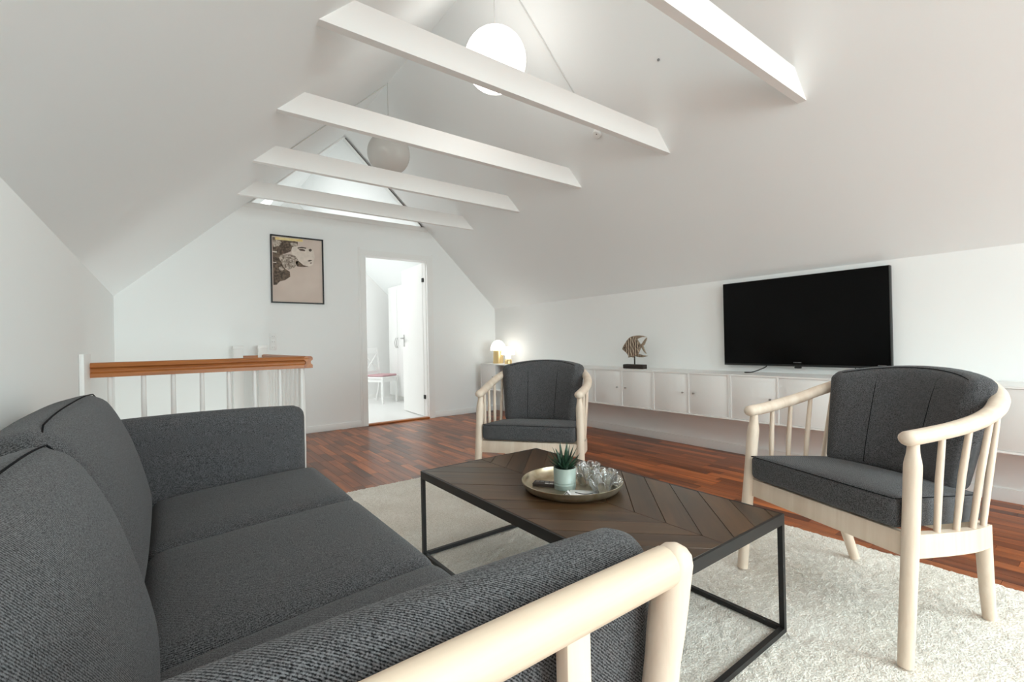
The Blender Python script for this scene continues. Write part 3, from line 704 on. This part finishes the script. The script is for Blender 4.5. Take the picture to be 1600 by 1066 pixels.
# back cushions: leaning, crowned, with a welt seam
def back_fn(p, un):
    p = p.copy(); k = (1-abs(un.y)**3)
    if un.x > 0: p.x += 0.030*k*(1-abs(un.z)**3)
    p.z += 0.018*k*max(0, un.z)
    p.x *= 1-0.28*max(0, un.z)**2
    return p
for (a, b_), dz, dx in zip(((0.49, 1.24), (1.24, 2.225)), (-0.020, 0.0), (0.026, 0.0)):
    hw = (b_-a)/2+0.004
    mt = Matrix.Translation((sx(-0.182+dx), sy((a+b_)/2), 0.600+dz)) @ Matrix.Rotation(math.radians(-15.5), 4, 'Y')
    o = MB().rbox(0.085, hw, 0.225, 0.055, 18, back_fn).xf(mt).build('back_cushion', 'fabric', SF, smooth=True, auto=180)
    for xs in (0.052,):
        pts = []
        for i in range(25):
            yy = -1+2*i/24
            zz = 0.225*1.0+0.018*(1-abs(yy)**3)-0.0
            drop = 0 if abs(yy) < 0.83 else (abs(yy)-0.83)/0.17
            pts.append(Vector((xs*0.80+0.004, yy*hw*0.985, zz-0.004-0.05*drop**2.2)))
        MB().tube(pts, 0.0018, 6).xf(mt).build('welt', 'seam', o, smooth=True)
# back board
MB().box(sx(-0.345), sx(-0.30), sy(0.40), sy(2.345), 0.22, 0.70).build('back_frame', 'beechx', SF)
# arms: fabric pad inside, pale wood frame outside
def arm(y_in, sign, xfr, padc, dz):
    # sign +1: frame lies at larger y than the pad
    th = 0.095; yc = y_in + sign*th/2
    def fn(p, un):
        p = p.copy()
        k = max(0, un.z)
        p.z += 0.012*(1-un.x**2)*k
        p.y += -sign*0.012*(1-un.x**4)*(1-un.z**4) if un.y*sign < 0 else 0
        return p
    pad = MB().rbox(0.400, th/2, 0.235, 0.046, 16, fn, (sx(padc), sy(yc), 0.480)).build('arm_pad', 'fabric', SF, smooth=True, auto=180)
    pts = [(sx(padc-0.355+0.70*i/20), sy(yc+sign*0.030), 0.700+0.010*math.sin(PI*i/20)) for i in range(21)]
    MB().tube(pts, 0.0018, 6).build('welt', 'seam', pad, smooth=True)
    yf = y_in + sign*(th+0.027)
    # front post with rounded head
    q = xfr
    P = [(sx(q-0.090), sy(yf), 0.021), (sx(q-0.100), sy(yf), 0.20), (sx(q-0.088), sy(yf), 0.42), (sx(q-0.058), sy(yf), 0.58), (sx(q-0.030), sy(yf), 0.676+dz)]
    MB().tube(catmull(P), [0.022]*13+[0.024]*4, 16, 1.0, (0, 1, 0) , cap=0.9).build('front_post', 'beech', SF, smooth=True)
    P = [(sx(-0.30), sy(yf), 0.001), (sx(-0.30), sy(yf), 0.67)]
    MB().tube(P, 0.024, 14, cap=0.6).build('rear_post', 'beech', SF, smooth=True)
    P = [(sx(q-0.050), sy(yf), 0.673+dz), (sx(q-0.20), sy(yf), 0.674+dz), (sx(0.1), sy(yf), 0.673+dz), (sx(-0.30), sy(yf), 0.668+dz)]
    MB().tube(catmull(P), 0.023, 16, 1.12).build('top_rail', 'beechx', SF, smooth=True)
    for xx in (0.345, 0.12, -0.10): MB().box(sx(xx-0.018), sx(xx+0.018), sy(yf-0.010), sy(yf+0.010), 0.27, 0.656+dz).build('arm_slat', 'beech', SF, bevel=0.004)
    MB().box(sx(-0.28), sx(q-0.095), sy(yf-0.012), sy(yf+0.012), 0.205, 0.27).build('lower_rail', 'beechx', SF, bevel=0.004)
arm(0.485, -1, 0.558, 0.140, 0.017)
arm(2.225, 1, 0.485, 0.105, 0.0)

# ------------------------------------------------------------------ coffee table
TX0, TX1, TY0, TY1, TZ = 0.925, 1.610, 0.690, 1.952, 0.405
tb = thing('coffee_table', 'low coffee table with chevron wood top on a thin black iron frame', 'table', ((TX0+TX1)/2, (TY0+TY1)/2, RZ))
hx_, hy_ = (TX1-TX0)/2, (TY1-TY0)/2; tz = TZ-RZ; bw = 0.016
fr_ = MB()
ap = 0.034
fr_.box(-hx_, hx_, -hy_, -hy_+0.008, tz-ap, tz).box(-hx_, hx_, hy_-0.008, hy_, tz-ap, tz).box(-hx_, -hx_+0.008, -hy_+0.008, hy_-0.008, tz-ap, tz).box(hx_-0.008, hx_, -hy_+0.008, hy_-0.008, tz-ap, tz)
fr_.build('top_frame', 'iron', tb)
for ax in (-1, 1):
    for ay in (-1, 1):
        x0 = ax*hx_-(bw if ax > 0 else 0); y0 = ay*hy_-(bw if ay > 0 else 0)
        MB().box(x0, x0+bw, y0, y0+bw, 0.0, tz-ap).build('leg', 'iron', tb)
    MB().box(-hx_+bw, hx_-bw, ax*hy_-(bw if ax > 0 else 0), ax*hy_+(0 if ax > 0 else bw), 0.0, bw).build('foot_bar', 'iron', tb)
    MB().box(ax*hx_-(bw if ax > 0 else 0), ax*hx_+(0 if ax > 0 else bw), -hy_+bw, hy_-bw, 0.0, bw).build('foot_bar', 'iron', tb)
MB().box(-hx_+0.008, hx_-0.008, -hy_+0.008, hy_-0.008, tz-0.028, tz-0.012).build('underlay', 'iron', tb)
def clip(poly, f):
    out = []
    for i in range(len(poly)):
        a, b = poly[i], poly[(i+1) % len(poly)]; fa, fb = f(a), f(b)
        if fa >= 0: out.append(a)
        if (fa >= 0) != (fb >= 0):
            t_ = fa/(fa-fb); out.append((a[0]+(b[0]-a[0])*t_, a[1]+(b[1]-a[1])*t_))
    return out
xc0, stp, gp = -0.018, 0.122, 0.0011
Xa, Xb, Ya, Yb = -hx_+0.009, hx_-0.009, -hy_+0.009, hy_-0.009
ph0 = 0.885-(TY0+TY1)/2           # a joint meets the spine here
for sd in (1, -1):
    for k in range(-14, 16):
        # planks rise in y away from the spine on both sides
        y_lo = ph0+k*stp; L = 0.6
        x0 = xc0 + sd*gp; dirx = sd
        poly = [(x0, y_lo+gp), (x0+dirx*L, y_lo+gp+L), (x0+dirx*L, y_lo+stp-gp+L), (x0, y_lo+stp-gp)]
        for f in (lambda p: p[0]-Xa, lambda p: Xb-p[0], lambda p: p[1]-Ya, lambda p: Yb-p[1]):
            poly = clip(poly, f)
            if len(poly) < 3: break
        if len(poly) < 3: continue
        cx = sum(p[0] for p in poly)/len(poly); cy = sum(p[1] for p in poly)/len(poly)
        ar = 0.5*abs(sum(poly[i][0]*poly[(i+1) % len(poly)][1]-poly[(i+1) % len(poly)][0]*poly[i][1] for i in range(len(poly))))
        if ar < 0.0008: continue
        R_ = Matrix.Rotation(-sd*PI/4 if sd > 0 else PI/4-PI, 4, 'Z')      # local x along the plank
        ang = PI/4 if sd > 0 else 3*PI/4
        loc = [((p[0]-cx)*math.cos(ang)+(p[1]-cy)*math.sin(ang), -(p[0]-cx)*math.sin(ang)+(p[1]-cy)*math.cos(ang)) for p in poly]
        o = MB().prism(loc, 2, -0.0115, 0.0005+random.uniform(-0.0006, 0.0004)).build('plank', 'plank', tb, bevel=0.0008, seg=1)
        o.location = (cx, cy, tz); o.rotation_euler = (0, 0, ang)

# ------------------------------------------------------------------ tray and what lies on it
m, t, b = new_mat('aged_champagne_metal')
tc = t.nodes.new('ShaderNodeTexCoord'); n1 = t.nodes.new('ShaderNodeTexNoise'); n1.inputs['Scale'].default_value = 14; n1.inputs['Detail'].default_value = 6
t.links.new(tc.outputs['Object'], n1.inputs['Vector'])
r = ramp(t, n1.outputs['Fac'], [(0.3, lin((158, 142, 112))), (0.7, lin((212, 202, 180)))]); t.links.new(r.outputs['Color'], b.inputs['Base Color'])
b.inputs['Metallic'].default_value = 0.9; b.inputs['Roughness'].default_value = 0.33; M['tray'] = m
TT = TZ+0.001; tcx, tcy = 1.270, 1.325
tr = MB().lathe([(0.0005, 0.0), (0.165, 0.0), (0.180, 0.006), (0.192, 0.020), (0.197, 0.036), (0.1945, 0.0365), (0.189, 0.021), (0.177, 0.009), (0.162, 0.0035), (0.0005, 0.0035)], 64).build('serving_tray', 'tray', None, smooth=True, auto=50)
tr.location = (tcx, tcy, TT); tag(tr, 'round champagne coloured metal tray on the coffee table', 'tray')
tf = TT+0.0036
# potted succulent
M['pot'] = plain('sage_glaze', lin((166, 180, 171)), 0.35)
M['soil'] = plain('soil', lin((36, 28, 22)), 0.95)
m, t, b = new_mat('succulent_green'); tc = t.nodes.new('ShaderNodeTexCoord'); n1 = t.nodes.new('ShaderNodeTexNoise'); n1.inputs['Scale'].default_value = 60
t.links.new(tc.outputs['Object'], n1.inputs['Vector']); r = ramp(t, n1.outputs['Fac'], [(0.35, lin((18, 38, 28))), (0.7, lin((52, 84, 60)))]); t.links.new(r.outputs['Color'], b.inputs['Base Color']); b.inputs['Roughness'].default_value = 0.4; M['leaf'] = m
pl = thing('potted_succulent', 'dark green spiky succulent in a pale sage ceramic pot', 'plant', (1.243, 1.336, tf))
MB().lathe([(0.0005, 0), (0.0405, 0), (0.042, 0.003), (0.0425, 0.016), (0.0435, 0.018), (0.0425, 0.020), (0.0425, 0.026), (0.0435, 0.028), (0.0425, 0.030), (0.0438, 0.080), (0.0438, 0.082), (0.0405, 0.082), (0.040, 0.070), (0.0005, 0.070)], 40).build('pot', 'pot', pl, smooth=True, auto=45)
MB().lathe([(0.0395, 0.0702), (0.0005, 0.0735)], 24).build('soil', 'soil', pl)
rr_ = random.Random(5)
for ring, (cnt, tilt, ln) in enumerate(((9, 68, 0.066), (9, 50, 0.074), (8, 32, 0.080), (5, 14, 0.082))):
    for k in range(cnt):
        az = 2*PI*(k+0.5*(ring % 2))/cnt + rr_.uniform(-.15, .15); tl = math.radians(tilt+rr_.uniform(-7, 7)); L = ln*rr_.uniform(0.88, 1.1)
        d = Vector((math.cos(az)*math.sin(tl), math.sin(az)*math.sin(tl), math.cos(tl)))
        base = Vector((math.cos(az)*0.006, math.sin(az)*0.006, 0.073+0.003*ring))
        pts = [base + d*L*s_ + Vector((0, 0, 0.012*s_*s_)) for s_ in (0, 0.2, 0.45, 0.7, 0.9, 1.0)]
        MB().tube(pts, [0.006, 0.0075, 0.0066, 0.0045, 0.002, 0.0004], 6, 0.45).build('leaf', 'leaf', pl, smooth=True)
# glass lotus candle holders
def glass_mat(name):
    m = bpy.data.materials.new(name); m.use_nodes = True; t = m.node_tree; t.nodes.clear()
    o = t.nodes.new('ShaderNodeOutputMaterial'); a = t.nodes.new('ShaderNodeBsdfTransparent'); g = t.nodes.new('ShaderNodeBsdfGlossy'); lw = t.nodes.new('ShaderNodeLayerWeight')
    a.inputs['Color'].default_value = (0.97, 0.98, 0.98, 1); g.inputs['Roughness'].default_value = 0.03; lw.inputs['Blend'].default_value = 0.68
    x = t.nodes.new('ShaderNodeMixShader'); t.links.new(lw.outputs['Facing'], x.inputs[0]); t.links.new(a.outputs[0], x.inputs[1]); t.links.new(g.outputs[0], x.inputs[2]); t.links.new(x.outputs[0], o.inputs[0])
    return m
M['glass'] = glass_mat('clear_glass')
def lotus(label, loc, rz, tiltx):
    g = thing('candle_holder', label, 'candle holder', loc, rz, 'glass lotus candle holders')
    MB().lathe([(0.0005, 0), (0.016, 0), (0.020, 0.004), (0.022, 0.016), (0.018, 0.020), (0.015, 0.012), (0.0005, 0.010)], 24).build('cup', 'glass', g, smooth=True)
    for ring, (n_, R0, z0, h, tl) in enumerate(((8, 0.027, 0.002, 0.050, 30), (8, 0.021, 0.010, 0.060, 12))):
        for k in range(n_):
            az = 2*PI*(k+0.5*ring)/n_
            P = MB().rbox(0.0145, 0.0042, h/2, 0.0041, 6, lambda p, u_: Vector((p.x*(1-0.45*u_.z**2+0.12*u_.z), p.y+0.004*u_.x**2, p.z)))
            P.xf(Matrix.Rotation(az-PI/2, 4, 'Z') @ Matrix.Translation((0, R0, z0)) @ Matrix.Rotation(math.radians(-tl), 4, 'X') @ Matrix.Translation((0, 0, h/2)))
            P.build('petal', 'glass', g, smooth=True, auto=180)
    g.scale = (1.18, 1.18, 1.22)
    return g
lotus('clear glass lotus candle holder right behind the succulent pot on the tray', (1.352, 1.312, tf), 0.2, 0)
lotus('clear glass lotus candle holder at the tray rim nearest the right armchair', (1.322, 1.200, tf), 0.55, 0)
# packet and cards
M['choc'] = plain('dark_packet', lin((48, 38, 34)), 0.5); M['whitecard'] = plain('white_card', (0.82, 0.81, 0.79), 0.6)
pk = thing('dark_packet', 'small dark packet with white blocks left of the pot on the tray', 'packet', (1.205, 1.412, tf), math.radians(-55))
MB().box(-0.045, 0.045, -0.022, 0.022, 0, 0.012).build('box', 'choc', pk, bevel=0.001)
for k in range(2): MB().box(0.004+k*0.018, 0.019+k*0.018, -0.016, -0.008, 0.0122, 0.0127).build('white_block', 'whitecard', pk)
for k in range(4): MB().box(-0.038+k*0.019, -0.024+k*0.019, 0.002, 0.014, 0.0122, 0.0127).build('grey_block', 'logo', pk)
cdk = thing('printed_card', 'white card with a dark curved line in front of the pot', 'card', (1.248, 1.238, tf), math.radians(-50))
MB().box(-0.055, 0.055, -0.03, 0.03, 0, 0.004).build('sheet', 'whitecard', cdk, bevel=0.001)
pts = [(-0.032+0.064*i/12, -0.004-0.014*math.sin(PI*i/12), 0.0052) for i in range(13)]
MB().tube(pts, 0.0016, 6).build('curved_line', 'iron', cdk, smooth=True)
cdt = thing('folded_card', 'small folded white card with dark edges at the tray front', 'card', (1.186, 1.262, tf), math.radians(-50))
MB().prism([(-0.016, 0), (0.016, 0), (0.0, 0.018)], 1, -0.015, 0.015).build('sheet', 'whitecard', cdt)
MB().tube([(-0.016, -0.0152, 0.0012), (0, -0.0152, 0.019), (0.016, -0.0152, 0.0012)], 0.0014, 6).build('edge', 'iron', cdt)

# ------------------------------------------------------------------ armchairs (local: x sideways, y backwards, origin under the front posts' heads)
def make_armchair(label, loc, rz):
    A = thing('armchair', label, 'armchair', loc, rz, 'pale wood armchairs')
    half = [(0.302, -0.018, 0.652), (0.307, 0.06, 0.659), (0.317, 0.16, 0.672), (0.319, 0.27, 0.692), (0.304, 0.37, 0.722), (0.257, 0.46, 0.757), (0.165, 0.53, 0.787)]
    path = catmull([(x, y, z) for x, y, z in half] + [(0, 0.562, 0.803)] + [(-x, y, z) for x, y, z in half[::-1]], 6)
    MB().tube(path, 0.0265, 14, 0.85, (0, 0, 1), cap=0.85).build('arm_rail', 'beech', A, smooth=True)
    for s in (-1, 1):
        P = [(s*0.312, -0.066, 0.0), (s*0.309, -0.040, 0.25), (s*0.306, -0.022, 0.40), (s*0.304, -0.010, 0.52), (s*0.303, -0.004, 0.575), (s*0.302, 0.0, 0.61), (s*0.302, 0.002, 0.642)]
        MB().tube(catmull(P, 3), [0.0200, 0.0205, 0.021, 0.0215, 0.0218, 0.022, 0.0222, 0.0224, 0.0224, 0.0225, 0.0228, 0.0228, 0.0225, 0.0205, 0.018, 0.0165, 0.0155, 0.0152, 0.015], 16).build('leg', 'beech', A, smooth=True)
        P = [(s*0.230, 0.448, 0.0), (s*0.246, 0.405, 0.16), (s*0.262, 0.368, 0.325)]
        MB().tube(catmull(P, 3), [0.0185, 0.019, 0.020, 0.0205, 0.021, 0.021, 0.021], 16).build('leg', 'beech', A, smooth=True)
        # side board of the seat frame, bowed
        fp = catmull([(s*0.303, -0.005, 0.302), (s*0.306, 0.12, 0.293), (s*0.298, 0.25, 0.282), (s*0.270, 0.372, 0.270)], 4); bd = MB(); t_ = 0.0125
        rows = []
        for i_, p in enumerate(fp):
            d = (fp[min(i_+1, len(fp)-1)]-fp[max(i_-1, 0)]); d.z = 0; d.normalize(); n_ = Vector((d.y, -d.x, 0))*t_; hh = Vector((0, 0, 0.070))
            rows.append((p-n_, p+n_, p+n_+hh, p-n_+hh))
        bd.add([v for r_ in rows for v in r_], [(4*i_+k_, 4*i_+(k_+1) % 4, 4*i_+4+(k_+1) % 4, 4*i_+4+k_) for i_ in range(len(rows)-1) for k_ in range(4)] + [(0, 1, 2, 3), tuple(4*len(rows)-4+k_ for k_ in (3, 2, 1, 0))])
        bd.build('seat_frame', 'beech', A, smooth=True, auto=40)
        # spindles
        for f_, (bx, by) in zip((0.17, 0.28, 0.385, 0.46), ((0.305, 0.085), (0.303, 0.17), (0.296, 0.255), (0.282, 0.33))):
            q = path[{0.17: 9, 0.28: 15, 0.385: 21, 0.46: 27}[f_]]
            MB().tube([(s*bx, by, 0.352-0.06*by), (s*(bx*0.55+abs(q.x)*0.45), by*0.55+q.y*0.45, 0.52), (s*abs(q.x), q.y, q.z-0.012)], [0.0085, 0.0100, 0.0085], 10).build('spindle', 'beech', A, smooth=True)
    MB().hexa([(-0.29, -0.034, 0.302), (0.29, -0.034, 0.302), (0.29, -0.010, 0.302), (-0.29, -0.010, 0.302)], [(-0.29, -0.030, 0.372), (0.29, -0.030, 0.372), (0.29, -0.006, 0.372), (-0.29, -0.006, 0.372)]).build('seat_frame', 'beech', A, bevel=0.003)
    MB().box(-0.262, 0.262, 0.357, 0.384, 0.270, 0.340).build('seat_frame', 'beech', A, bevel=0.003)
    for x in (-0.17, -0.06, 0.06, 0.17):
        q = min(path, key=lambda p: abs(p.x-x*1.1)+(0 if p.y > 0.45 else 9))
        MB().tube([(x, 0.371, 0.336), (x*1.05, 0.455, 0.55), (q.x, q.y, q.z-0.012)], [0.0085, 0.010, 0.0085], 10).build('spindle', 'beech', A, smooth=True)
    # seat cushion
    def sf(p, un):
        p = p.copy(); t_ = (un.y+1)/2
        p.x *= 1.0-0.05*t_*t_
        p.z -= 0.035*t_
        if un.z > 0: p.z += 0.014*(1-un.x**4)*(1-un.y**4)
        return p
    sc = MB().rbox(0.281, 0.205, 0.048, 0.022, 14, sf, (0, 0.158, 0.426)).build('seat_cushion', 'fabric', A, smooth=True, auto=180)
    ring = []
    for un_ in [(-1+2*i/16, -1) for i in range(17)] + [(1, -1+2*i/12) for i in range(1, 13)] + [(1-2*i/16, 1) for i in range(1, 17)] + [(-1, 1-2*i/12) for i in range(1, 12)]:
        ux, uy = un_; t_ = (uy+1)/2; ring.append((ux*0.2765*(1-0.05*t_*t_), 0.158+uy*0.2005, 0.4695-0.035*t_))
    MB().tube(ring+[ring[0]], 0.0014, 6).build('welt', 'seam', sc, smooth=True)
    # wrapped back cushion
    Rb, yc_, ht, hl, zc, lean = 0.375, 0.070, 0.194, 0.274, 0.628, 0.34
    def wrap(x, y, z):
        u_ = x/hl; x = x*(1+0.10*z/ht); th = x/Rb; R_ = Rb+y
        return Vector((R_*math.sin(th), yc_+R_*math.cos(th)+lean*z, zc+z))
    def bf(p, un):
        z = p.z + (0.014*(1-un.x**2) - 0.022*un.x**2)*max(0, un.z)
        y = p.y - (0.018*(1-un.x**4)*(1-un.z**4) if un.y < 0 else 0)
        return wrap(p.x, y, z)
    bc = MB().rbox(hl, 0.043, ht, 0.032, 20, bf).build('back_cushion', 'fabric', A, smooth=True, auto=180)
    for ux in (-0.42, 0.42):
        pts = [wrap(ux*hl, -0.0432-0.018*(1-ux**4)*(1-((-0.168+0.335*i/8)/ht)**4), -0.168+0.335*i/8) for i in range(9)]
        MB().tube(pts, 0.0014, 6).build('seam', 'seam', bc, smooth=True)
    pts = []
    for i in range(41):
        ux = -0.88+1.76*i/40; pts.append(wrap(ux*hl, -0.034, ht-0.006+0.014*(1-ux*ux)-0.022*ux*ux))
    MB().tube(pts, 0.0014, 6).build('welt', 'seam', bc, smooth=True)
    return A
def chair_at(root, near_or_left, other):
    """front-post heads given; local -x end at the first"""
    a, b_ = Vector(near_or_left), Vector(other); d = b_-a
    root.location = ((a.x+b_.x)/2, (a.y+b_.y)/2, RZ+0.002); root.rotation_euler = (0, 0, math.atan2(d.y, d.x))
ca = make_armchair('pale wood armchair with charcoal cushions at the right picture edge', (0, 0, 0), 0)
# facing the sofa: local x runs so that local +y (back) points away from the table
chair_at(ca, (1.980, 0.960), (1.767, 0.394))
ca.rotation_euler[2] += 0
cb = copy_tree(ca); cb['label'] = 'pale wood armchair with charcoal cushions between the coffee table and the white cabinets, farther away'
chair_at(cb, (1.538, 2.394), (1.908, 1.910))
for c_ in (ca, cb):   # local +y must point to +X in the room
    yv = Matrix.Rotation(c_.rotation_euler[2], 3, 'Z') @ Vector((0, 1, 0))
    if yv.x < 0: c_.rotation_euler[2] += PI
